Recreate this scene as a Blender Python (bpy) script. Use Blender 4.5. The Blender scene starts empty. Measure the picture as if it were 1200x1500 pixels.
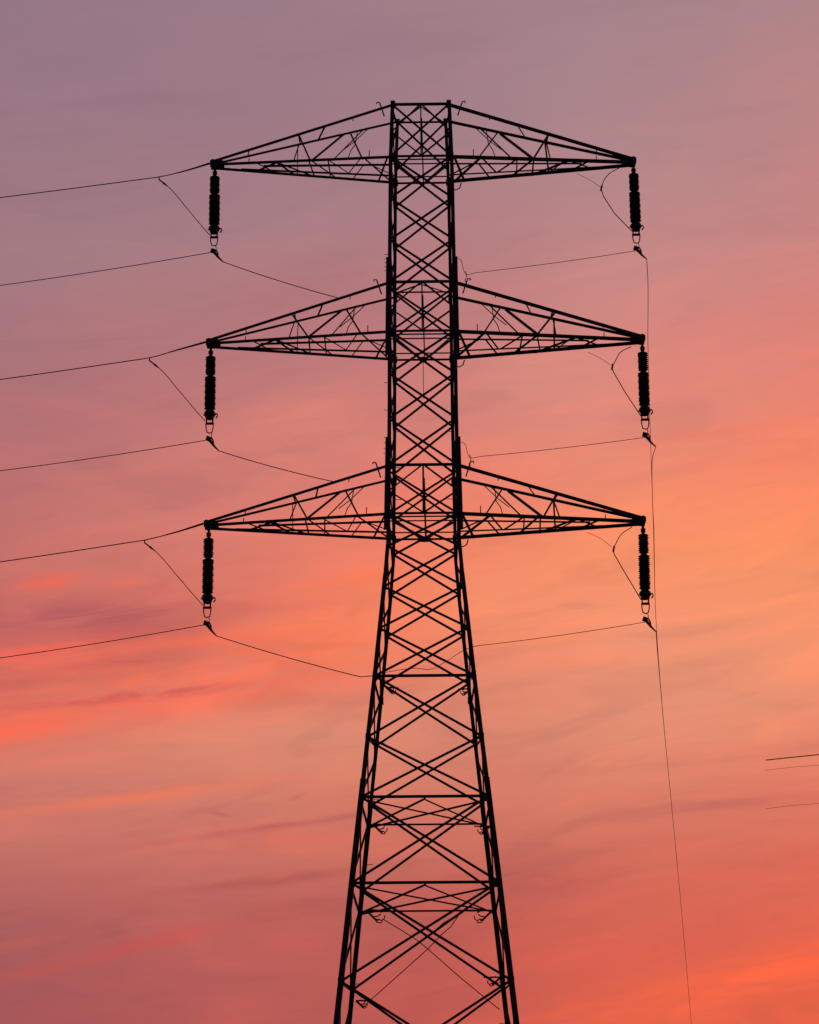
import bpy, bmesh, math, random
from mathutils import Vector, Matrix
random.seed(7)
R = math.radians
scn = bpy.context.scene
COL = scn.collection

# ------------------------------------------------------------------ camera
W0, H0 = 1200, 1500                     # the photograph's frame
FPX = 4800.0                            # focal length in photograph pixels
PITCH, ROLL = 17.8, -0.30
CAMZ = 1.6
cd = bpy.data.cameras.new('camera'); cam = bpy.data.objects.new('camera', cd); COL.objects.link(cam)
cd.sensor_fit = 'HORIZONTAL'; cd.sensor_width = 36.0; cd.lens = 36.0 * FPX / W0
cd.clip_start = 0.1; cd.clip_end = 20000
ROT = Matrix.Rotation(R(90 + PITCH), 3, 'X') @ Matrix.Rotation(R(ROLL), 3, 'Z')
cam.matrix_world = Matrix.Translation((0, 0, CAMZ)) @ ROT.to_4x4()
scn.camera = cam
scn.render.resolution_x, scn.render.resolution_y = 819, 1024

def ray(px, py):
    return ROT @ Vector(((px - W0/2) / FPX, -(py - H0/2) / FPX, -1.0))
def at(px, py, Y):
    d = ray(px, py); return Vector((0, 0, CAMZ)) + d * (Y / d.y)
def proj(p):
    q = ROT.transposed() @ (Vector(p) - Vector((0, 0, CAMZ)))
    return (W0/2 + FPX * q.x / -q.z, H0/2 - FPX * q.y / -q.z)

# ------------------------------------------------------------------ exposure
scn.view_settings.view_transform = 'Standard'
scn.view_settings.look = 'None'
scn.view_settings.exposure = 0.0
scn.view_settings.gamma = 1.0
scn.render.engine = 'CYCLES'

# ------------------------------------------------------------------ sun (just at the horizon, behind the tower, veiled)
SUN_AZ, SUN_EL = 14.0, 1.5
sd = bpy.data.lights.new('sun', 'SUN'); so = bpy.data.objects.new('sun', sd); COL.objects.link(so)
sd.energy = 0.15; sd.angle = R(3.0); sd.color = (1.0, 0.52, 0.32)
sdir = Vector((math.sin(R(SUN_AZ))*math.cos(R(SUN_EL)), math.cos(R(SUN_AZ))*math.cos(R(SUN_EL)), math.sin(R(SUN_EL))))
so.rotation_euler = sdir.to_track_quat('Z', 'Y').to_euler()

# ------------------------------------------------------------------ sky
def lin(c):
    f = lambda v: (v/255/12.92 if v/255 <= .04045 else ((v/255+.055)/1.055)**2.4)
    return (f(c[0]), f(c[1]), f(c[2]), 1.0)
world = bpy.data.worlds.new('World'); scn.world = world; world.use_nodes = True
NT = world.node_tree; NT.nodes.clear()
class N:                                # tiny expression helper for math nodes
    def __init__(s, sock): s.k = sock
    def _m(s, op, o=None, rev=False):
        n = NT.nodes.new('ShaderNodeMath'); n.operation = op
        a, b = (o, s) if rev else (s, o)
        for i, v in enumerate((a, b)):
            if v is None: continue
            if isinstance(v, N): NT.links.new(v.k, n.inputs[i])
            else: n.inputs[i].default_value = v
        return N(n.outputs[0])
    def __add__(s, o): return s._m('ADD', o)
    def __sub__(s, o): return s._m('SUBTRACT', o)
    def __mul__(s, o): return s._m('MULTIPLY', o)
    def __truediv__(s, o): return s._m('DIVIDE', o)
    def fn(s, op, o=None): return s._m(op, o)
def maprange(v, a, b, c=0.0, d=1.0, mode='SMOOTHSTEP'):
    n = NT.nodes.new('ShaderNodeMapRange'); n.interpolation_type = mode; n.clamp = True
    NT.links.new(v.k, n.inputs['Value'])
    for k, x in zip(('From Min', 'From Max', 'To Min', 'To Max'), (a, b, c, d)): n.inputs[k].default_value = x
    return N(n.outputs[0])
def mixc(f, a, b):
    n = NT.nodes.new('ShaderNodeMix'); n.data_type = 'RGBA'
    if isinstance(f, N): NT.links.new(f.k, n.inputs[0])
    else: n.inputs[0].default_value = f
    for i, v in ((6, a), (7, b)):
        if isinstance(v, tuple): n.inputs[i].default_value = v
        else: NT.links.new(v, n.inputs[i])
    return n.outputs[2]
def comb(x, y, z=None):
    n = NT.nodes.new('ShaderNodeCombineXYZ')
    for i, v in enumerate((x, y, z)):
        if isinstance(v, N): NT.links.new(v.k, n.inputs[i])
        elif v is not None: n.inputs[i].default_value = v
    return n.outputs[0]
def noise(vec, scale, detail=4, rough=.5, dist=0.0):
    n = NT.nodes.new('ShaderNodeTexNoise'); n.inputs['Scale'].default_value = scale
    n.inputs['Detail'].default_value = detail; n.inputs['Roughness'].default_value = rough
    n.inputs['Distortion'].default_value = dist
    NT.links.new(vec, n.inputs['Vector']); return N(n.outputs[0])
tc = NT.nodes.new('ShaderNodeTexCoord'); sx = NT.nodes.new('ShaderNodeSeparateXYZ')
NT.links.new(tc.outputs['Generated'], sx.inputs[0])
dx, dy, dz = (N(sx.outputs[i]) for i in range(3))
DEG = 180 / math.pi
AZ = dx.fn('ARCTAN2', dy) * DEG                  # degrees right of the view's heading
EL = dz.fn('ARCSINE') * DEG                      # degrees above the horizon
# the sunset's own chart: hundredths of a degree are handled as "units", 83.8 to a degree of arc
UD = FPX * math.pi / 180
U = AZ * (math.cos(R(PITCH)) * UD) + 600.0
V = (EL * -UD) + (750.0 + PITCH * UD)
# gentle wandering of the cloud deck
tilt = V + U * 0.13
nv = comb(U / 620.0, tilt / 150.0, 0.0)
n1 = noise(nv, 1.0, 5, .55); nv2 = comb(U / 420.0, tilt / 260.0, 3.7); n2 = noise(nv2, 1.0, 3, .5)
nf = noise(comb(U / 170.0, tilt / 26.0, 9.1), 1.0, 7, .66, .9)     # fine streaky texture
Vw = V + (n1 - .5) * 110.0 + (nf - .5) * 16.0
Uw = U + (n2 - .5) * 240.0
ROWS = [-150, 0, 150, 300, 450, 600, 750, 850, 950, 1050, 1150, 1250, 1350, 1500, 1800]
GRID = {
 0:   [(146,118,136),(151,121,137),(155,121,135),(160,122,132),(168,120,128),(176,113,119),(192,113,110),(199,112,105),(203,102,97),(222,112,92),(208,124,110),(195,110,102),(174,93,93),(163,83,89),(156,76,80)],
 300: [(148,120,136),(154,123,137),(156,121,134),(164,124,134),(173,119,124),(196,121,121),(216,125,113),(220,122,108),(236,116,94),(224,134,111),(219,130,110),(201,111,101),(186,94,91),(182,88,88),(172,80,80)],
 600: [(158,126,138),(164,129,139),(161,125,135),(172,128,134),(188,121,125),(207,126,120),(235,126,106),(247,130,98),(240,134,106),(222,134,111),(215,126,105),(200,108,95),(190,90,84),(188,86,82),(185,82,76)],
 900: [(164,130,140),(169,133,141),(170,133,140),(186,138,140),(207,136,132),(224,140,126),(248,140,107),(248,149,110),(237,148,118),(230,144,116),(221,130,108),(213,110,93),(212,95,81),(226,95,72),(220,90,66)],
 1200:[(170,134,140),(175,135,140),(186,133,135),(196,135,134),(217,134,127),(238,130,111),(253,143,99),(250,149,103),(244,149,113),(244,144,110),(228,125,101),(222,106,89),(230,100,76),(236,95,70),(226,92,66)]}
def ramp(cols):
    n = NT.nodes.new('ShaderNodeValToRGB'); cr = n.color_ramp; cr.interpolation = 'B_SPLINE'
    lo, hi = ROWS[0], ROWS[-1]
    el = cr.elements
    while len(el) < len(cols): el.new(0.5)
    for i, (y, c) in enumerate(zip(ROWS, cols)):
        el[i].position = (y - lo) / (hi - lo)
    for i, c in enumerate(cols): el[i].color = lin(c)
    NT.links.new(maprange(Vw, lo, hi, mode='LINEAR').k, n.inputs[0]); return n.outputs[0]
xs = sorted(GRID); cur = ramp(GRID[xs[0]])
for a, b in zip(xs, xs[1:]):
    cur = mixc(maprange(Uw, a, b, mode='LINEAR'), cur, ramp(GRID[b]))
# individual clouds and streaks: centre, half length, half thickness, tilt, colour, strength, texture
STREAKS = [
 (120, 925, 200, 42, 4, (188,94,97), .70, .5), (330, 968, 230, 26, 6, (255,118,88), .65, .7),
 (90, 982, 230, 30, 8, (240,112,90), .6, .9), (150, 1048, 330, 24, 8, (250,114,88), .85, .45),
 (215, 1021, 190, 9, 7, (196,86,86), .70, .7), (85, 856, 46, 11, 10, (250,104,80), .75, .5),
 (190, 857, 22, 6, 10, (244,112,90), .55, .5), (470, 925, 130, 48, 4, (255,128,86), .65, .5),
 (520, 850, 75, 16, 6, (255,122,84), .60, .6), (450, 985, 120, 30, 5, (255,124,90), .5, .6),
 (215, 1170, 220, 9, 8, (242,122,92), .66, .45), (400, 1211, 140, 5.5, 8.5, (180,84,86), .85, .4),
 (400, 1288, 130, 7, 7, (172,80,78), .55, .5), (430, 1232, 110, 14, 6, (214,106,88), .5, .4),
 (175, 1396, 160, 10, 14, (206,82,76), .64, .5), (300, 1360, 160, 9, 12, (190,84,78), .35, .6),
 (329, 1192, 14, 2.6, -8, (172,92,90), .65, .3), (438, 1166, 14, 3.2, 22, (182,98,88), .5, .3),
 (960, 800, 170, 60, 2, (255,150,98), .50, .5), (1130, 690, 130, 34, 9, (255,134,104), .55, .5),
 (850, 972, 85, 7, 2, (255,142,98), .55, .4), (800, 936, 90, 10, 3, (255,142,96), .50, .4),
 (1120, 1432, 270, 36, 12, (252,102,66), .78, .5), (770, 1296, 150, 26, 2, (192,92,86), .60, .5),
 (900, 1395, 170, 22, 5, (224,94,82), .50, .5), (1060, 1183, 220, 8, 6, (212,108,96), .50, .6),
 (960, 1122, 260, 14, 3, (208,116,98), .42, .6), (1080, 1275, 200, 20, 8, (224,100,84), .50, .5),
 (850, 1168, 160, 12, 3, (226,122,100), .45, .5), (1000, 1470, 300, 12, 5, (246,100,72), .5, .6),
 (420, 640, 150, 40, 10, (222,128,114), .40, .6), (1090, 500, 150, 30, 10, (222,132,122), .35, .6),
 (160, 610, 130, 30, 8, (186,108,112), .35, .6), (70, 958, 100, 11, 12, (240,104,88), .8, .8), (265, 998, 130, 8, 6, (252,116,88), .8, .7), (110, 902, 130, 13, 2, (180,92,97), .6, .7),
 (30, 1008, 70, 8, 10, (198,88,88), .75, .6), (320, 940, 150, 10, 4, (250,116,90), .7, .8), (190, 972, 120, 7, 7, (206,94,90), .6, .7), (30, 1075, 90, 16, 12, (252,108,82), .8, .4),
 (380, 890, 120, 8, 3, (222,108,98), .5, .7), (1080, 640, 140, 12, 4, (246,128,104), .5, .6), (1010, 560, 120, 16, 6, (226,134,120), .4, .6),
 (470, 625, 130, 60, 4, (222,135,122), .50, .35), (750, 880, 130, 60, 3, (252,150,110), .55, .35), (470, 1085, 160, 46, 5, (224,142,117), .55, .4), (520, 760, 90, 26, 4, (238,134,112), .5, .4),
 (560, 905, 60, 50, 0, (252,134,96), .5, .3), (110, 385, 230, 70, 5, (166,129,135), .4, .2), (430, 335, 160, 60, 5, (175,133,139), .4, .2), (780, 560, 110, 40, 5, (222,142,130), .4, .3),
 (460, 420, 110, 40, 18, (180,112,118), .40, .5),
 (240, 690, 160, 14, 6, (222,124,112), .30, .6), (1000, 1040, 240, 26, 4, (226,144,116), .35, .5),
 (620, 1450, 110, 30, 4, (186,86,80), .35, .5)]
for i, (cx, cy, lx, ly, tl, c, a, tx) in enumerate(STREAKS):
    ct, st = math.cos(R(tl)), math.sin(R(tl))
    ux, uy = U - float(cx), (V + (n1 - .5) * (min(ly, 40) * .9) + (nf - .5) * (min(ly, 30) * .8)) - float(cy)
    p = (ux * (ct / lx)) - (uy * (st / lx)); q = (ux * (st / ly)) + (uy * (ct / ly))
    m = (((p * p) + (q * q)) * -1.0).fn('EXPONENT')
    if tx > 0:
        m = m * (maprange(nf, .36, .62, 1.0 - tx * 1.15, 1.0 + tx * .4))
    m = (m * a).fn('MINIMUM', 1.0)
    cur = mixc(m, cur, lin(c))
# thin broken cloud all over: slightly brighter and warmer where it is thick, greyer where it parts
nm = noise(comb(U / 380.0, tilt / 95.0, 21.0), 1.0, 6, .52, 1.4); nw = noise(comb(U / 150.0, tilt / 24.0, 33.0), 1.0, 5, .52, .9)
def tint(f, c):
    n = NT.nodes.new('ShaderNodeMix'); n.data_type = 'RGBA'; n.blend_type = 'MULTIPLY'
    NT.links.new(f.k, n.inputs[0]); NT.links.new(cur, n.inputs[6]); n.inputs[7].default_value = c; return n.outputs[2]
low = maprange(V, 150.0, 950.0, .30, .85, 'LINEAR')
cur = tint(maprange(nm, .50, .70) * low, (1.13, 1.05, 1.0, 1)); cur = tint(maprange(nm, .48, .30) * low, (.87, .885, .93, 1))
cur = tint(maprange(nw, .50, .72) * low, (1.055, 1.01, .99, 1)); cur = tint(maprange(nw, .46, .30) * low, (.95, .95, .965, 1))
# overhead and behind the camera the dusk turns to dim violet blue
cur = mixc(maprange(EL, 30.0, 75.0), cur, lin((92, 84, 112)))
side = maprange(AZ.fn('ABSOLUTE'), 25.0, 110.0)
cur = mixc(side * .94, cur, lin((66, 62, 88)))
cur = mixc(maprange(EL, 0.0, -6.0), cur, lin((40, 30, 32)))
# clear twilight air showing thinly through the cloud deck
sky = NT.nodes.new('ShaderNodeTexSky'); sky.sky_type = 'NISHITA'; sky.sun_disc = False
sky.sun_elevation = R(SUN_EL); sky.sun_rotation = R(SUN_AZ)
sk = NT.nodes.new('ShaderNodeMix'); sk.data_type = 'RGBA'; sk.blend_type = 'MULTIPLY'; sk.inputs[0].default_value = 1.0
NT.links.new(sky.outputs[0], sk.inputs[6]); sk.inputs[7].default_value = (.08, .08, .08, 1)
cur = mixc(0.96, sk.outputs[2], cur)
bg = NT.nodes.new('ShaderNodeBackground'); out = NT.nodes.new('ShaderNodeOutputWorld')
NT.links.new(cur, bg.inputs[0]); bg.inputs[1].default_value = 1.0
NT.links.new(bg.outputs[0], out.inputs[0])

# ------------------------------------------------------------------ materials
def material(name, base, base2, rough, metal=0.0, scale=6.0, spec=.35):
    m = bpy.data.materials.new(name); m.use_nodes = True; t = m.node_tree
    b = t.nodes['Principled BSDF']; tc = t.nodes.new('ShaderNodeTexCoord')
    n = t.nodes.new('ShaderNodeTexNoise'); n.inputs['Scale'].default_value = scale; n.inputs['Detail'].default_value = 6
    t.links.new(tc.outputs['Object'], n.inputs['Vector'])
    r = t.nodes.new('ShaderNodeValToRGB'); r.color_ramp.elements[0].position = .35; r.color_ramp.elements[1].position = .7
    r.color_ramp.elements[0].color = (*base, 1); r.color_ramp.elements[1].color = (*base2, 1)
    t.links.new(n.outputs[0], r.inputs[0]); t.links.new(r.outputs[0], b.inputs['Base Color'])
    mr = t.nodes.new('ShaderNodeMapRange'); mr.inputs['To Min'].default_value = rough - .08; mr.inputs['To Max'].default_value = rough + .12
    t.links.new(n.outputs[0], mr.inputs['Value']); t.links.new(mr.outputs[0], b.inputs['Roughness'])
    b.inputs['Metallic'].default_value = metal; b.inputs['Specular IOR Level'].default_value = spec
    return m
STEEL = material('dark_painted_steel', (.022, .022, .025), (.035, .032, .033), .62, 0, 3.0, .25)
PORC = material('dark_glazed_insulator', (.016, .017, .024), (.022, .022, .03), .45, 0, 9.0, .25)
FIT = material('weathered_steel_fitting', (.03, .028, .028), (.045, .04, .038), .6, 0, 12.0, .25)
WIRE = material('weathered_aluminium_wire', (.035, .03, .03), (.05, .042, .04), .6, 0, 20.0, .25)
GRASS = material('field_grass', (.03, .045, .014), (.07, .07, .028), .9, 0, .15, .1)
CONC = material('footing_concrete', (.22, .21, .2), (.3, .29, .27), .9, 0, 4.0, .2)

# ------------------------------------------------------------------ helpers
class MB:
    def __init__(s): s.v = []; s.f = []
    def add(s, vs, fs):
        k = len(s.v); s.v += [Vector(v) for v in vs]; s.f += [tuple(i + k for i in f) for f in fs]
    def angle(s, p, q, w, n=(0, -1, 0), t=None, flip=1):
        """rolled steel angle from p to q: one flange across the face with normal n, one turned inward"""
        p, q, n = Vector(p), Vector(q), Vector(n); d = (q - p).normalized()
        a = d.cross(n)
        if a.length < 1e-4: a = d.cross(Vector((1, 0, .1)))
        a.normalize(); b = a.cross(d).normalized(); a *= flip
        if b.dot(n) < 0: b = -b
        t = t or max(.008, w * .16); h = w / 2
        prof = [(-h, 0), (h, 0), (h, -w), (h - t, -w), (h - t, -t), (-h, -t)]
        vs = [e + a * x + b * y for e in (p, q) for x, y in prof]
        fs = [(i, (i + 1) % 6, (i + 1) % 6 + 6, i + 6) for i in range(6)] + [(0, 3, 2, 1), (0, 5, 4, 3), (6, 7, 8, 9), (6, 9, 10, 11)]
        s.add(vs, fs)
    def box(s, c, sx, sy, sz, M=None):
        c = Vector(c); vs = []
        for i in (-.5, .5):
            for j in (-.5, .5):
                for k in (-.5, .5):
                    v = Vector((i*sx, j*sy, k*sz)); vs.append(c + (M @ v if M else v))
        s.add(vs, [(0,1,3,2),(4,6,7,5),(0,4,5,1),(2,3,7,6),(0,2,6,4),(1,5,7,3)])
    def tube(s, pts, r, n=6, r2=None):
        pts = [Vector(p) for p in pts]; ring = []; k0 = len(s.v); ref = None
        for i, p in enumerate(pts):
            d = (pts[min(i+1, len(pts)-1)] - pts[max(i-1, 0)]).normalized()
            if ref is None:
                ref = d.orthogonal().normalized()
            ref = (ref - d * ref.dot(d)).normalized(); b = d.cross(ref)
            rr = r if r2 is None else r + (r2 - r) * i / (len(pts) - 1)
            for k in range(n):
                a = 2*math.pi*k/n; s.v.append(p + ref*math.cos(a)*rr + b*math.sin(a)*rr)
        for i in range(len(pts) - 1):
            for k in range(n):
                s.f.append((k0+i*n+k, k0+i*n+(k+1)%n, k0+(i+1)*n+(k+1)%n, k0+(i+1)*n+k))
        s.f.append(tuple(k0+k for k in reversed(range(n)))); s.f.append(tuple(k0+(len(pts)-1)*n+k for k in range(n)))
    def lathe(s, prof, n=14):
        """prof: (radius, z) from top to bottom around the local z axis"""
        k0 = len(s.v)
        for r, z in prof:
            for k in range(n):
                a = 2*math.pi*k/n; s.v.append(Vector((r*math.cos(a), r*math.sin(a), z)))
        for i in range(len(prof) - 1):
            for k in range(n):
                s.f.append((k0+i*n+k, k0+(i+1)*n+k, k0+(i+1)*n+(k+1)%n, k0+i*n+(k+1)%n))
        s.f.append(tuple(k0+k for k in range(n))); s.f.append(tuple(k0+(len(prof)-1)*n+k for k in reversed(range(n))))
    def build(s, name, mat, parent=None, origin=None, smooth=False):
        o0 = Vector(origin) if origin is not None else Vector((0, 0, 0))
        me = bpy.data.meshes.new(name); me.from_pydata([tuple(v - o0) for v in s.v], [], s.f); me.update()
        me.materials.append(mat); o = bpy.data.objects.new(name, me); COL.objects.link(o); o.location = o0
        if smooth:
            for p in me.polygons: p.use_smooth = True
        if parent is not None: o.parent = parent
        return o
def empty(name, loc=(0, 0, 0), parent=None):
    o = bpy.data.objects.new(name, None); COL.objects.link(o); o.location = loc; o.empty_display_size = .5
    if parent is not None: o.parent = parent
    return o
def tag(o, label, cat, group=None):
    o['label'] = label; o['category'] = cat
    if group: o['group'] = group
    return o
def bar(name, p, q, w, parent, n=(0, -1, 0), mat=None, flip=1):
    m = MB(); m.angle(p, q, w, n, flip=flip); return m.build(name, mat or STEEL, parent)

# ------------------------------------------------------------------ ground (below the frame)
g = MB(); g.add([(-6000, -3000, 0), (6000, -3000, 0), (6000, 9000, 0), (-6000, 9000, 0)], [(0, 1, 2, 3)])
gr = g.build('ground', GRASS); gr['kind'] = 'structure'

# ------------------------------------------------------------------ tower frame
D = 128.0
YAW = R(-0.9)                                     # the tower's face is turned a little from the camera
axis_mid = at(621.0, 750.0, D)
TX = axis_mid.x
def T(x, y, z):                                   # tower coordinates (x along the arms, y away) to the world
    return Vector((TX + x*math.cos(YAW) - y*math.sin(YAW), D + x*math.sin(YAW) + y*math.cos(YAW), z))
HWPX = [(120, 41), (150, 41.5), (230, 44.8), (370, 46.9), (600, 48.9), (790, 52.0), (840, 56.5), (990, 73), (1140, 90.5), (1293, 108.4), (1500, 132.2)]
def lerp_table(tab, v):
    if v <= tab[0][0]: return tab[0][1]
    for (a, b), (c, d) in zip(tab, tab[1:]):
        if v <= c: return b + (d - b) * (v - a) / (c - a)
    (a, b), (c, d) = tab[-2:]; return b + (d - b) * (v - a) / (c - a)
def solve_near(py):
    """height and half width of the near face where it is seen at picture row py"""
    hw = 1.5; z = 30.0
    for _ in range(12):
        d = ray(621, py); z = CAMZ + d.z * (D - hw) / d.y
        depth = -(ROT.transposed() @ (T(0, -hw, z) - Vector((0, 0, CAMZ)))).z
        hw = lerp_table(HWPX, py) * depth / FPX
    return z, hw
LT = sorted([solve_near(y) for y in (120, 150, 230, 370, 600, 790, 840, 990, 1140, 1293, 1500)])
z_a, h_a = LT[0]; z_b, h_b = LT[3]
LT = [(0.0, h_a + (h_a - h_b) * z_a / (z_b - z_a))] + LT
def HW(z): return lerp_table(LT, z)
INSET = .155
def node(side, face, z, out=0.0):                 # side -1 left / +1 right, face 0 near / 1 far
    h = HW(z)
    return T(side * (h - (INSET if face else 0)), (h + out) if face else -(h + out), z)
def far_z(z, dpx):
    """height on the far face that is seen dpx picture rows below the near face at z"""
    y0 = proj(T(0, -HW(z), z))[1] + dpx; lo, hi = z - 3, z + 3
    for _ in range(40):
        m = (lo + hi) / 2
        if proj(T(0, HW(m), m))[1] > y0: lo = m
        else: hi = m
    return m
NEAR_N = T(0, -1, 0) - T(0, 0, 0); FAR_N = -NEAR_N; RIGHT_N = T(1, 0, 0) - T(0, 0, 0); LEFT_N = -RIGHT_N; UP = Vector((0, 0, 1))

tower = empty('lattice_tower', T(0, 0, 0))
tag(tower, 'tall black steel lattice pylon with three pairs of tapered cross arms', 'pylon')
KIDS = []
def part(o): KIDS.append(o); return o

ROWS_N = {k: solve_near(k)[0] for k in (150, 153, 229, 290, 351, 413, 485, 547, 613, 681, 752, 800, 859, 920, 990, 1079, 1140, 1167, 1293, 1437, 1610)}
# legs: each an angle section, heavier towards the ground
ztop = solve_near(147)[0]
zs = [0.0] + [z for z, h in LT[1:] if z < ztop] + [ztop]
for sdv in (-1, 1):
    for fc in (0, 1):
        m = MB()
        for z0, z1 in zip(zs, zs[1:]):
            w = (.225 if z1 < ROWS_N[1140] + .1 else (.175 if z1 < ROWS_N[800] else .158)) * (.88 if fc else 1)
            p, q = node(sdv, fc, z0), node(sdv, fc, z1)
            ov = (q - p).normalized() * .02
            m.angle(p - ov, q + ov, w, NEAR_N if fc == 0 else FAR_N, flip=-sdv if fc == 0 else sdv)
        lg = part(m.build('leg', STEEL, tower))
        ft = MB(); c = node(sdv, fc, 0); ft.box(c + Vector((0, 0, .15)), 1.1, 1.1, .5); ft.box(c + Vector((0, 0, .5)), .7, .7, .25)
        part(ft.build('footing', CONC, tower))
# face diagonals, both faces
zone = [229, 290, 351, 413, 485, 547, 613, 681, 752, 800, 859, 920, 990, 1079, 1167, 1293, 1437, 1610]
def x_panel(z0, z1, fc, w):
    n = NEAR_N if fc == 0 else FAR_N
    for k, sg in enumerate((-1, 1)):
        o = .03 + .03 * k
        part(bar('diagonal_brace', node(sg, fc, z0, o), node(-sg, fc, z1, o), w, tower, n, flip=sg))
far_shift = {}
for a, b in zip([153] + zone, zone):
    z0, z1 = ROWS_N[a], ROWS_N[b]
    w = .099 if a < 760 else (.098 if a < 1100 else .10)
    if a in (153, 413, 681): w = .09
    if a in (413, 681):
        x_panel(solve_near(a + 9)[0], solve_near(b + 1)[0], 0, w); x_panel(far_z(solve_near(a + 9)[0], 8), far_z(solve_near(b + 1)[0], 8), 1, w)
    elif a == 153:
        x_panel(z0, z1, 0, w); x_panel(far_z(z0, 25), far_z(z1, 20), 1, w)
    else:
        x_panel(z0, z1, 0, w); x_panel(far_z(z0, 12), far_z(z1, 12), 1, w)
    if a in (153, 413, 681):                       # inner diamond from mid strut to mid leg
        zm = solve_near((a + b) / 2 + 3)[0]
        for sg in (-1, 1):
            for zz, k in ((z0, 0), (z1, 1)):
                p = (node(-1, 0, zz) + node(1, 0, zz)) / 2 + NEAR_N * (.11 + .02 * k); q = node(sg, 0, zm, .11 + .02 * k)
                part(bar('inner_brace', p, q, .065, tower, NEAR_N))
    # one latticed panel on each side face
    for sdv in (-1, 1):
        m = MB(); nn = RIGHT_N if sdv > 0 else LEFT_N
        hx = lambda fc, z, o: node(sdv, fc, z) + nn * o
        m.angle(hx(0, z0, .04), hx(1, z1, .04), w * .6, nn); m.angle(hx(1, z0, .07), hx(0, z1, .07), w * .75, nn)
        part(m.build('side_lattice', STEEL, tower))
# lower panels down to the ground (below the frame)
zl = [ROWS_N[1610], ROWS_N[1610] * .5, .6]
for z0, z1 in zip(zl, zl[1:]):
    for fc in (0, 1): x_panel(z0, z1, fc, .11)
    for sdv in (-1, 1):
        m = MB(); nn = RIGHT_N if sdv > 0 else LEFT_N
        m.angle(node(sdv, 0, z0) + nn * .04, node(sdv, 1, z1) + nn * .04, .1, nn)
        m.angle(node(sdv, 1, z0) + nn * .08, node(sdv, 0, z1) + nn * .08, .1, nn)
        part(m.build('side_lattice', STEEL, tower))
# horizontal struts and plan bracing
def ring(z, w, far=True, sides=True, zf=None, wf=None):
    wf = wf or w
    zf = z if zf is None else zf
    part(bar('horizontal_strut', node(-1, 0, z, .09), node(1, 0, z, .09), w, tower, NEAR_N))
    if far: part(bar('horizontal_strut', node(-1, 1, zf, .09), node(1, 1, zf, .09), wf, tower, FAR_N))
    if sides:
        for s in (-1, 1):
            nn = RIGHT_N if s > 0 else LEFT_N
            part(bar('horizontal_strut', node(s, 0, z) + nn * .1, node(s, 1, zf) + nn * .1, w * .8, tower, nn))
LOW = {229: .07, 485: .23, 752: .19}               # the far bottom rails sit a little lower
def midp(fc, z): return (node(-1, fc, z) + node(1, fc, z)) / 2
def plan(z, w, kind, zf=None):
    zf = z if zf is None else zf
    c = lambda s, f: node(s, f, zf if f else z)
    pairs = {'v_far': [(midp(0, z), c(-1, 1)), (midp(0, z), c(1, 1))],
             'v_near': [(midp(1, zf), c(-1, 0)), (midp(1, zf), c(1, 0))],
             'x': [(c(-1, 0), c(1, 1)), (c(1, 0), c(-1, 1))]}
    for k in kind.split('+'):
        for i, (p, q) in enumerate(pairs[k]):
            dzv = Vector((0, 0, -.05 - .05 * i))
            part(bar('plan_brace', p + dzv, q + dzv, w, tower, UP))
ring(ROWS_N[153], .10, zf=far_z(ROWS_N[153], 25), wf=.07); plan(ROWS_N[153], .06, 'v_far', far_z(ROWS_N[153], 25))
ring(ROWS_N[413], .10, zf=far_z(ROWS_N[413], 14), wf=.055); plan(ROWS_N[413], .05, 'v_far', far_z(ROWS_N[413], 14))
ring(ROWS_N[681], .10, far=False)
for lo in (229, 485, 752):
    zf = ROWS_N[lo] - LOW[lo]
    ring(ROWS_N[lo], .08, wf=.07, zf=zf); plan(ROWS_N[lo], .075, 'v_near', zf)
    part(bar('horizontal_strut', node(-1, 1, zf + .28, .05), node(1, 1, zf + .28, .05), .045, tower, FAR_N))
    for k, w in ((.12, .05), (.26, .045)):
        part(bar('horizontal_strut', node(-1, 0, ROWS_N[lo] - k, .12 - k), node(1, 0, ROWS_N[lo] - k, .12 - k), w, tower, NEAR_N))
ring(ROWS_N[990], .10, far=False)
for lv in (1167, 1293):
    ring(ROWS_N[lv], .10, wf=.065); plan(ROWS_N[lv], .065, 'v_far+x')
for lv in (1079, 1437):                            # only the side struts between near and far legs
    for s in (-1, 1):
        nn = RIGHT_N if s > 0 else LEFT_N
        part(bar('horizontal_strut', node(s, 0, ROWS_N[lv]) + nn * .1, node(s, 1, far_z(ROWS_N[lv], 12)) + nn * .1, .1, tower, nn))
# uprights in the middle of the faces at the arms
for u, l in ((153, 229), (413, 485), (681, 752)):
    for fc in (0, 1):
        p = midp(fc, ROWS_N[u]); q = midp(fc, ROWS_N[l] - (LOW[l] if fc else 0))
        off = (NEAR_N if fc == 0 else FAR_N) * .12
        p.z = far_z(ROWS_N[u], 18) if fc else p.z
        part(bar('upright', p + off, q + off + RIGHT_N * (.06 if fc else 0), .055 if u < 600 else .075, tower, NEAR_N if fc == 0 else FAR_N))
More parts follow.
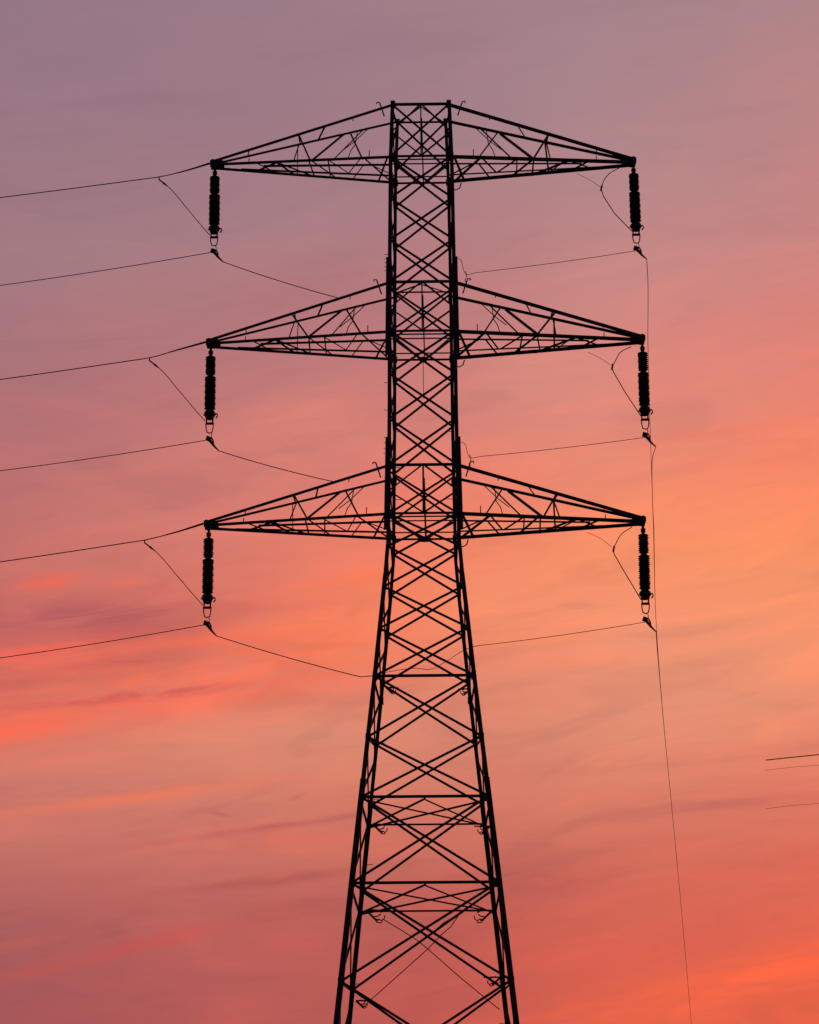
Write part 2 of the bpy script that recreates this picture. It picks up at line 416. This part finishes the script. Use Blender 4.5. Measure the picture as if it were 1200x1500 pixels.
# gusset plates where arms and bracing meet the legs
def gusset(s, fc, z, wx, hz):
    m = MB(); p = node(s, fc, z, .015); m.box(p - RIGHT_N * s * (.02), wx, .03, hz)
    part(m.build('gusset_plate', STEEL, tower))
for rw in (153, 229, 413, 485, 681, 752, 990, 1167, 1293):
    for s in (-1, 1):
        gusset(s, 0, ROWS_N[rw], .20, .36)
        gusset(s, 1, far_z(ROWS_N[rw], 25) if rw in (153, 413, 681) else ROWS_N[rw] - LOW.get(rw, 0), .17, .30)
for s in (-1, 1):
    gusset(s, 0, ROWS_N[859], .19, .26); gusset(s, 0, ROWS_N[920], .19, .26); gusset(s, 0, ROWS_N[1079], .23, .28)
    gusset(s, 0, ROWS_N[1437], .27, .3)
for lo, w in ((485, .30), (752, .36)):
    m = MB(); p = midp(1, ROWS_N[lo] - LOW[lo]); m.box(p + FAR_N * .05, w, .04, .24); part(m.build('gusset_plate', STEEL, tower))
# splice angles outside the legs at the lower two arm levels
for y0, y1 in ((376, 520), (640, 775)):
    for s in (-1, 1):
        za, zb = solve_near(y0)[0], solve_near(y1)[0]
        p, q = node(s, 0, za, .02) + RIGHT_N * s * .10, node(s, 0, zb, .02) + RIGHT_N * s * .13
        part(bar('splice_angle', p, q, .1, tower, NEAR_N))
# small step bolts up the left and right near legs
for i, y in enumerate(list(range(372, 400, 6)) + [525, 560, 600, 640, 648, 656, 664]):
    z = solve_near(y)[0]; p = node(-1, 0, z) - RIGHT_N * .06; m = MB(); m.tube([p, p - RIGHT_N * .16], .014, 5); part(m.build('step_bolt', STEEL, tower))
for y in (600, 653, 700, 960, 1050, 1131, 1225, 1400, 1460):
    for s in ((1,) if y % 2 else (-1, 1)):
        z = solve_near(y)[0]; p = node(-s, 1, z); m = MB(); m.tube([p, p + RIGHT_N * s * .32], .014, 5); part(m.build('step_bolt', STEEL, tower))
# anti-climbing brackets hung under the lower plan frames
def bracket(px, py, sgn, sc=1.0):
    Yd = (midp(1, solve_near(py - 40)[0])).y
    a = lambda u, v: at(px + u * sgn * sc, py + v * sc, Yd)
    m = MB()
    m.tube([a(-14, -13), a(-8, -8), a(0, 0), a(5, 1)], .045, 6); m.tube([a(5, -1), a(9, 2), a(13, -1), a(14, -6)], .024, 5)
    m.tube([a(-2, -3), a(2, 4), a(8, 5), a(10, 2)], .026, 5); m.tube([a(-14, -12), a(-3, -14), a(6, -13), a(9, -10)], .034, 5)
    m.tube([a(-9, -8), a(-3, -4), a(4, -5), a(8, -8)], .026, 5)
    m.tube([a(-13, -13.5), a(22, -13)], .028, 5)
    part(m.build('step_bracket', STEEL, tower))
bracket(557, 1218, 1, .75); bracket(709, 1219, -1, .65); bracket(550, 1347, 1, 1.0); bracket(708, 1347, -1, .95); bracket(724, 1441, -1, .7); bracket(530, 1474, 1, .6)
bracket(573, 1014, 1, .5); bracket(682, 1016, -1, .5)
# thin slack stays crossing the lowest visible panel, just inside the far face
Yf = midp(1, ROWS_N[1437]).y - .3
for pts in ([(674, 1338), (660, 1358), (646, 1370), (627, 1390), (580, 1432), (534, 1473)], [(560, 1346), (590, 1364), (612, 1378), (630, 1393), (672, 1430), (706, 1458), (732, 1479)], [(674, 1338), (650, 1352), (634, 1366)]):
    m = MB(); m.tube([at(x, y, Yf) for x, y in pts], .02, 5); part(m.build('stay_wire', STEEL, tower))
m = MB(); p = midp(1, ROWS_N[485] - .1); m.tube([p, p - Vector((0, 0, 1.9))], .014, 5); part(m.build('stay_wire', STEEL, tower))

# ------------------------------------------------------------------ cross arms (part > chords and braces)
TIPS = {}
def cross_arm(side, up, lo, tip_px, fr):
    a = part(empty('cross_arm', T(0, 0, 0), tower)); org = T(0, 0, 0)
    YT = D + math.sin(YAW) * side * 8.6
    tip = at(tip_px[0], tip_px[1], YT); TIPS[(side, up)] = tip
    UN, UF = node(side, 0, ROWS_N[up]), node(side, 1, far_z(ROWS_N[up], fr))
    LN, LF = node(side, 0, ROWS_N[lo]), node(side, 1, ROWS_N[lo] - LOW[lo])
    dv = (T(0, .16, 0) - T(0, 0, 0)); zup = Vector((0, 0, .10))
    E = {'UN': (UN, tip - dv + zup), 'UF': (UF, tip + dv + zup), 'LN': (LN, tip - dv - zup*.6), 'LF': (LF, tip + dv - zup)}
    E['B1'] = (LN.lerp(LF, .27), tip - dv*.4 - zup*.8); E['B2'] = (LN.lerp(LF, .70), tip + dv*.4 - zup)
    def P(c, s): return E[c][0].lerp(E[c][1], s)
    ob = []
    def sub(o): o.parent = a; o.location = o.location - Vector((0, 0, 0)); ob.append(o); return o
    def member(nm, p, q, w, n): ob.append(bar(nm, p, q, w, a, n))
    side_n = RIGHT_N * side
    member('upper_chord', P('UN', 0), P('UN', 1), .12, NEAR_N); member('upper_chord', P('UF', 0), P('UF', 1), .10, FAR_N)
    member('lower_chord', P('LN', 0), P('LN', 1), .125, NEAR_N); member('lower_chord', P('LF', 0), P('LF', 1), .12, FAR_N)
    member('bottom_rail', P('B1', 0), P('B1', .72), .075, UP); member('bottom_rail', P('B2', 0), P('B2', .85), .065, UP)
    J = lambda k: k + random.uniform(-.012, .012)
    L = [('UF', .30, 'LN', .45, .075), ('LN', .45, 'UN', .535, .055), ('UF', .54, 'LN', .55, .04), ('UF', .27, 'LN', .16, .05), ('LN', .16, 'LF', .02, .06),
         ('UF', .20, 'LN', .33, .04), ('UN', .38, 'UF', .43, .045), ('UN', .535, 'UF', .54, .05), ('UN', .80, 'UF', .81, .03),
         ('LN', .645, 'LF', .45, .055), ('LN', .45, 'LF', .46, .05), ('LN', .44, 'LF', .33, .05), ('LN', .36, 'LF', .37, .045),
         ('LF', .10, 'LN', .01, .065), ('LN', .36, 'B2', .25, .04), ('B2', .25, 'LN', .17, .04), ('LN', .64, 'B2', .76, .05),
         ('LN', .77, 'LF', .66, .045), ('LF', .55, 'LN', .645, .045), ('B1', .13, 'B2', .0, .035), ('LF', .24, 'B1', .16, .04), ('UF', .54, 'LF', .54, .055 if side > 0 else .03)]
    for i, (c0, s0, c1, s1, w) in enumerate(L):
        vertical = (c0[0] == 'U') != (c1[0] == 'U')
        nrm = NEAR_N if vertical else UP
        member('web_brace', P(c0, J(s0)), P(c1, J(s1)), w * 1.28, nrm)
    # thin bent inspection rods inside the arm
    def rod(pts, r=.021):
        m = MB(); m.tube(pts, r, 5); ob.append(m.build('thin_rod', STEEL, a))
    q = P('UF', .22); r0 = P('LN', .24); rod([q, q.lerp(r0, .5) + side_n * -.1, q.lerp(r0, .72), r0])
    q = P('UF', .16); r0 = P('LN', .31); rod([q, q.lerp(r0, .45), q.lerp(r0, .8) + UP * .1])
    q = P('LN', .12) + UP * .02; rod([q, q + UP * .32])
    q = P('LN', .80); rod([q, q + UP * .22])
    q = P('UN', .22) + NEAR_N * .03; rod([q, q - UP * .2])
    # hooked rod standing on the arm next to the leg
    q = P('UN', .06) + NEAR_N * .06
    m = MB(); m.tube([q - UP * .40 - side_n * .11, q - UP * .1 - side_n * .02, q + UP * .12 + side_n * .05, q + UP * .24 + side_n * .09, q + UP * .26 + side_n * .20, q + UP * .18 + side_n * .21], .03, 6)
    ob.append(m.build('hooked_rod', STEEL, a))
    # loop bracket below the arm next to the leg
    if side > 0:
        q = P('LF', .0) + FAR_N * .05 + side_n * .12 - UP * .05
        m = MB(); m.tube([q, q - UP * .22, q - UP * .30 + side_n * .2, q - UP * .2 + side_n * .36, q + UP * .02 + side_n * .42], .028, 6)
        ob.append(m.build('loop_bracket', STEEL, a))
    # welded tip: two cheeks, a pin and a head block
    m = MB()
    c = tip
    ex = side_n
    for k in (-1, 1):
        vs = []
        yy = (T(0, 1, 0) - T(0, 0, 0)) * (.22 * k)
        for u, v in ((-.42, .09), (.10, .17), (.17, .06), (.15, -.14), (-.02, -.17), (-.42, -.09)):
            vs += [c + ex * u + UP * v + yy, c + ex * u + UP * v + yy * .8]
        fs = [(0, 2, 4, 6, 8, 10), (11, 9, 7, 5, 3, 1)] + [(2*i, 2*i+1, (2*i+3) % 12, (2*i+2) % 12) for i in range(6)]
        m.add(vs, fs)
    m.box(c + ex * .05 + UP * .05, .26, .36, .17)
    m.tube([c + (T(0, -.25, 0) - T(0, 0, 0)) - UP * .08, c + (T(0, .25, 0) - T(0, 0, 0)) - UP * .08], .06, 8)
    ob.append(m.build('tip_plate', STEEL, a))
    for o in ob: o.location = Vector(o.location) - org
    return a
ARMS = [(-1, 153, 229, (314, 241), 25), (1, 153, 229, (926, 237), 25), (-1, 413, 485, (308, 503), 22), (1, 413, 485, (939, 497), 22), (-1, 681, 752, (305, 769), 20), (1, 681, 752, (940, 763), 20)]
arm_objs = [cross_arm(*x) for x in ARMS]
# children of the tower were modelled in world coordinates: shift them into the tower's own frame
base = Vector(tower.location)
for o in KIDS:
    o.location = Vector(o.location) - base
LEVEL = {153: 'top', 413: 'middle', 681: 'lowest'}
SIDE = {-1: 'left', 1: 'right'}
for (s, u, *_), a in zip(ARMS, arm_objs):
    pass

# ------------------------------------------------------------------ insulator strings
PX = .0279                                        # one picture pixel at the tower, in metres
def shed_stack(z0, z1, r, n):
    prof = [(r*.45, z0)]; st = (z1 - z0) / n
    for i in range(n):
        z = z0 + st * i; rr = r * (1.0 + .05 * math.sin(i * 2.1))
        prof += [(r*.73, z + st*.05), (rr, z + st*.52), (rr*.99, z + st*.62), (r*.73, z + st*.86)]
    prof.append((r*.45, z1)); return prof
ZS = 1.10                                         # the strings are seen foreshortened from below
def make_string():
    t = empty('insulator_string')
    m = MB(); m.tube([(0, 0, 0), (0, 0, -7*PX)], .055, 8); m.box((0, 0, -9.5*PX), .19, .12, .12); m.tube([(0, 0, -9*PX), (0, 0, -16*PX)], .07, 8)
    m.build('hanger_link', FIT, t)
    m = MB(); m.lathe(shed_stack(-15*PX, -40*PX, 7.7*PX, 9)); m.build('shed_stack', PORC, t)
    m = MB(); m.lathe([(4.4*PX, -39.5*PX), (4.6*PX, -43*PX)]); m.build('coupling', FIT, t)
    m = MB(); m.lathe(shed_stack(-42.5*PX, -87*PX, 8.5*PX, 16)); m.build('shed_stack', PORC, t)
    m = MB(); m.lathe([(4*PX, -86*PX), (6.5*PX, -89*PX), (8.6*PX, -91.5*PX), (8.8*PX, -94.5*PX), (6.8*PX, -97*PX), (6*PX, -100*PX), (2.5*PX, -101*PX)])
    m.tube([(6*PX, 0, -94*PX), (11*PX, 0, -93*PX), (11.5*PX, 0, -96*PX), (9*PX, 0, -99*PX)], .03, 6); m.tube([(-6*PX, 0, -94*PX), (-10*PX, 0, -94.5*PX)], .02, 6)
    m.build('end_collar', PORC, t)
    m = MB(); m.tube([(-5*PX, 0, -99*PX), (-4.4*PX, 0, -107*PX)], .03, 6); m.tube([(4.6*PX, 0, -99*PX), (4.4*PX, 0, -107*PX)], .035, 6)
    m.box((0, 0, -106*PX), 11*PX, .09, 2.6*PX); m.build('yoke_plate', FIT, t)
    m = MB(); m.tube([(-5.6*PX, 0, -105*PX), (-5.2*PX, 0, -112*PX), (-3.8*PX, 0, -117.5*PX), (0, 0, -119*PX), (3.8*PX, 0, -117.5*PX), (5.2*PX, 0, -112*PX), (5.6*PX, 0, -105*PX)], .024, 6)
    m.build('shackle_loop', FIT, t)
    m = MB(); m.tube([(2.2*PX, 0, -118*PX), (3.4*PX, 0, -121*PX), (3.2*PX, 0, -126*PX)], .016, 6); m.build('swivel_pin', FIT, t)
    m = MB()
    m.box((-1.0*PX, 0, -126.5*PX), 7.5*PX, .14, 5.5*PX, Matrix.Rotation(R(20), 3, 'Y'))
    m.tube([(-1*PX, 0, -127*PX), (3*PX, 0, -131*PX), (6*PX, 0, -135*PX), (9.5*PX, 0, -138.5*PX), (14.5*PX, 0, -143*PX)], .072, 8, .022)
    m.tube([(3*PX, -.05, -125*PX), (6*PX, -.05, -130*PX), (6.5*PX, -.05, -135*PX)], .03, 6)
    m.build('line_clamp', FIT, t)
    for o in t.children:
        for v in o.data.vertices: v.co.z *= ZS
    return t
def copy_tree(o, parent=None):
    c = o.copy(); COL.objects.link(c)
    if parent is not None: c.parent = parent
    for ch in list(o.children): copy_tree(ch, c)
    return c
proto = make_string()
STR = {}
for i, (s, u, l, px, _) in enumerate(ARMS):
    o = proto if i == 0 else copy_tree(proto)
    o.location = TIPS[(s, u)] - UP * .1 + RIGHT_N * (.05 if s > 0 else .03)
    o.rotation_euler = (0, R(-.6 + .12 * (i - 2)) if s > 0 else R(.1 + .1 * (i - 2)), YAW)
    o.scale = (1, 1, {153: 0.995, 413: 1.06, 681: 1.055}[u])
    tag(o, f'dark ribbed insulator string hanging from the tip of the {LEVEL[u]} {SIDE[s]} cross arm', 'insulator', 'insulator strings under the cross arm tips')
    STR[(s, u)] = o
def ip(s, u, x, z):                                # a point on a string, in picture pixels from its top
    o = STR[(s, u)]
    return Matrix.Translation(o.location) @ o.rotation_euler.to_matrix().to_4x4() @ Vector((x*PX, 0, z*PX*ZS*o.scale.z))

# ------------------------------------------------------------------ wires
def smooth(pts, n=8):
    """gentle curve through the points; tangents are weighted by spacing so that nothing overshoots"""
    pts = [Vector(p) for p in pts]; k = len(pts); out = []
    if k < 3: return pts
    ln = [max((pts[i+1] - pts[i]).length, 1e-5) for i in range(k - 1)]; vel = [(pts[i+1] - pts[i]) / ln[i] for i in range(k - 1)]
    tan = [vel[0]] + [(vel[i-1] * ln[i] + vel[i] * ln[i-1]) / (ln[i] + ln[i-1]) for i in range(1, k - 1)] + [vel[-1]]
    for i in range(k - 1):
        for j in range(n):
            t = j / n; h = min(ln[i], 3 * min(ln[max(i-1, 0)], ln[min(i+1, k-2)]))
            a, b = tan[i] * h, tan[i+1] * h
            out.append(pts[i]*(2*t**3 - 3*t*t + 1) + a*(t**3 - 2*t*t + t) + pts[i+1]*(3*t*t - 2*t**3) + b*(t**3 - t*t))
    return out + [pts[-1]]
def wire(name, pts, r, label, cat, group, taut=False):
    m = MB(); m.tube(pts if taut else smooth(pts), r, 6)
    o = m.build(name, WIRE, None, origin=pts[0]); tag(o, label, cat, group); return o
def span(p, q, sag, n=14):
    return [p.lerp(q, i / n) - UP * (4 * sag * (i / n) * (1 - i / n)) for i in range(n + 1)]
def wpart(o, mb, name, mat=None):
    ch = mb.build(name, mat or FIT, o); ch.location = -Vector(o.location); return ch
LW = {153: ([(233, 259), (110, 273.5), (0, 287.5), (-160, 308)], [(150, 400), (0, 418), (-160, 438)]),
      413: ([(219, 524), (110, 540), (0, 555), (-160, 577)], [(150, 668), (0, 688), (-160, 708)]),
      681: ([(212, 791), (110, 806.5), (0, 822), (-160, 845)], [(150, 939), (0, 961), (-160, 984)])}
MIDL = {153: [(270, 250.5)], 413: [(262, 512)], 681: [(258, 779.5)]}
for u in (153, 413, 681):
    tip = TIPS[(-1, u)]
    run = lambda px, py: at(px, py, D + (310 - px) * .0279 * .34)     # the line leaves to the left and slightly away
    a, b = LW[u]
    pts = [tip - RIGHT_N * .2 + UP * .06] + [run(*p) for p in MIDL[u]] + span(run(*a[0]), run(*a[-1]), .04)
    o = wire('line_wire', pts, .021, f'thin wire running off to the left from the tip of the {LEVEL[u]} left cross arm', 'wire', 'wires leaving the left arm tips')
    m = MB(); m.tube(smooth(pts[:3], 6)[:9], .046, 6, .026); wpart(o, m, 'armour_sleeve', WIRE)
    cl = ip(-1, u, -2, -128)
    wire('conductor', span(cl, run(*b[-1]), .12), .017, f'thin conductor running off to the left from the clamp under the {LEVEL[u]} left insulator', 'wire', 'conductors leaving the left insulators')
    # jumper from the wire above to the bottom of the insulator
    j0 = run(*a[0]); end = ip(-1, u, -6.5, -103)
    pj = [j0 - UP * .12, j0.lerp(end, .18) + UP * .03, j0.lerp(end, .55) + UP * .03, j0.lerp(end, .88), end]
    o = wire('jumper_wire', pj, .017, f'slanting jumper from the {LEVEL[u]} left line wire down to its insulator', 'wire', 'jumpers beside the left insulators')
    m = MB(); m.tube([j0 - UP * .02, pj[0], pj[0].lerp(pj[1], .7)], .03, 6); m.tube([pj[0].lerp(pj[1], .5), pj[0].lerp(pj[1], .95)], .05, 6, .02); wpart(o, m, 'jumper_clamp')
# slack wire from each left clamp towards the tower
YB = D + .4
SL = {153: [(345, 391), (420, 410.5), (470, 425), (499, 433.5)], 413: [(330, 657), (400, 674.5), (470, 693), (492, 699)], 681: [(330, 934), (400, 952), (470, 973), (523, 990.5), (549, 990)]}
RL = {153: [(800, 387), (682, 401)], 413: [(800, 656.5), (688, 670)], 681: [(800, 932.5), (700, 946)]}
def on_chord(px, s, u):                            # the point on the near upper chord of arm (s,u) above picture column px
    p0, p1 = node(s, 0, ROWS_N[u]), TIPS[(s, u)] + UP * .1
    lo, hi = 0., 1.
    for _ in range(30):
        m = (lo + hi) / 2
        if (proj(p0.lerp(p1, m))[0] - px) * s < 0: lo = m
        else: hi = m
    return p0.lerp(p1, lo)
for u in (153, 413, 681):
    st = ip(-1, u, 14, -142.7); Yc = st.y
    if u != 681:
        pts = span(st, on_chord(SL[u][-1][0], -1, 413 if u == 153 else 681), .07)
    else:
        e2 = at(523, 990.3, Yc); yl = node(-1, 0, ROWS_N[990]).y; pts = span(st, e2, .06) + [at(536, 990.8, (Yc + yl) / 2), at(550, 989.5, yl)]
    where = 'down to the arm below' if u != 681 else 'to the tower leg'
    wire('slack_wire', pts, .018, f'slack wire dipping right from the {LEVEL[u]} left insulator {where}', 'wire', 'slack wires between the left insulators and the tower')
    e = ip(1, u, -2, -130)
    pts = span(e, at(*RL[u][-1], e.y), .05)
    if u != 681:
        zq = pts[-1]
        legp = node(1, 0, zq.z + .25)
        pts += [zq + Vector((-.08, -.2, .10)), zq + Vector((-.16, -.5, .34)), legp + NEAR_N * .05]
    else:
        pts += [at(682, 951.5, e.y), at(655, 968, e.y), at(628, 981, e.y), at(612, 979, e.y), at(585, 981.5, e.y), at(562, 985.5, e.y - .2)]
    o = wire('span_wire', pts, .0125, f'faint thin wire from the tower body to the clamp of the {LEVEL[u]} right insulator', 'wire', 'wires between the tower and the right insulators')
    if u != 681:
        m = MB(); c = zq; dn = on_chord(proj(c)[0] + 3, 1, 413 if u == 153 else 681)
        m.tube([c + UP * .12, c - UP * .1 + RIGHT_N * .06, c - UP * .3 - RIGHT_N * .02, dn], .018, 6); wpart(o, m, 'tie_rod')
# forked jumpers beside the right insulators
FK = {153: ([(907, 246), (893, 254), (886, 262), (881, 275)], [(845, 254), (865, 264), (880, 274)], [(881, 277), (884, 287), (900, 312), (922, 337)]),
      413: ([(925, 507.5), (908, 517), (902, 528), (897, 537)], [(862, 516), (880, 525), (895, 535)], [(896, 537), (899, 545), (915, 573), (934, 602)]),
      681: ([(926, 772), (910, 783), (903, 795), (899, 804)], [(860, 780), (880, 789), (896, 801)], [(898, 804), (900, 812), (915, 838), (933, 868)])}
for u in (153, 413, 681):
    Y0 = TIPS[(1, u)].y
    f = FK[u]
    o = wire('forked_jumper', [at(x, y, Y0) for x, y in f[2][:-1]] + [ip(1, u, -6, -101)], .02, f'forked jumper wire hanging under the {LEVEL[u]} right cross arm beside its insulator', 'wire', 'forked jumpers under the right cross arms', taut=True)
    m = MB(); m.tube(smooth([at(x, y, Y0) for x, y in f[0]], 4), .018, 6); wpart(o, m, 'branch', WIRE)
    m = MB(); m.tube(smooth([at(x, y, Y0) for x, y in f[1]], 4), .009, 6); wpart(o, m, 'branch', WIRE)
    m = MB(); p = at(*f[0][-1], Y0); m.tube([p + UP * .12 + RIGHT_N * .03, p - UP * .14 - RIGHT_N * .02], .04, 6); wpart(o, m, 'connector')
# conductors of the right circuit running away from the viewer, one above the other in one vertical plane
RC = {153: [(949, 402, 1), (949.2, 490, 14), (951, 575, 28), (953.5, 655, 45), (957.5, 780, 70), (961, 905, 95), (972.5, 1060, 120), (985, 1190, 140), (1000, 1350, 160), (1013, 1500, 185), (1030, 1680, 230)],
      413: [(956.5, 668, 2), (958.2, 780, 20), (961, 905, 42), (972.5, 1060, 66), (985, 1190, 88), (1000, 1350, 112), (1013, 1500, 140), (1030, 1680, 190)],
      681: [(961.8, 935, 2), (965.5, 980, 9), (972.5, 1060, 22), (985, 1190, 45), (1000, 1350, 76), (1013, 1500, 108), (1030, 1680, 160)]}
for u in (153, 413, 681):
    st = ip(1, u, 14.3, -142.9)
    pts = [st] + [at(x, y, st.y + d) for x, y, d in RC[u]]
    wire('conductor', pts, .0145, f'fine conductor falling away below the clamp of the {LEVEL[u]} right insulator', 'wire', 'conductors leaving the right insulators')
# far wires at the right edge of the picture
for (pa, pb, pc, r, lab) in (((1122, 1113.5), (1160, 1109.5), (1200, 1105.5), .024, 'short dark wire at the right edge of the photo, topmost of three'),
                         ((1122, 1128.5), (1160, 1124), (1200, 1121), .0075, 'faint wire at the right edge, middle one of three'),
                         ((1122, 1185), (1160, 1180), (1200, 1177), .0075, 'faint wire at the right edge, lowest of three')):
    dpx = (pc[0] + 140, pc[1] - 12)
    wire('distant_wire', [at(*pa, 150), at(*pb, 150.5), at(*pc, 151), at(*dpx, 153)], r, lab, 'wire', 'short wires at the right edge')
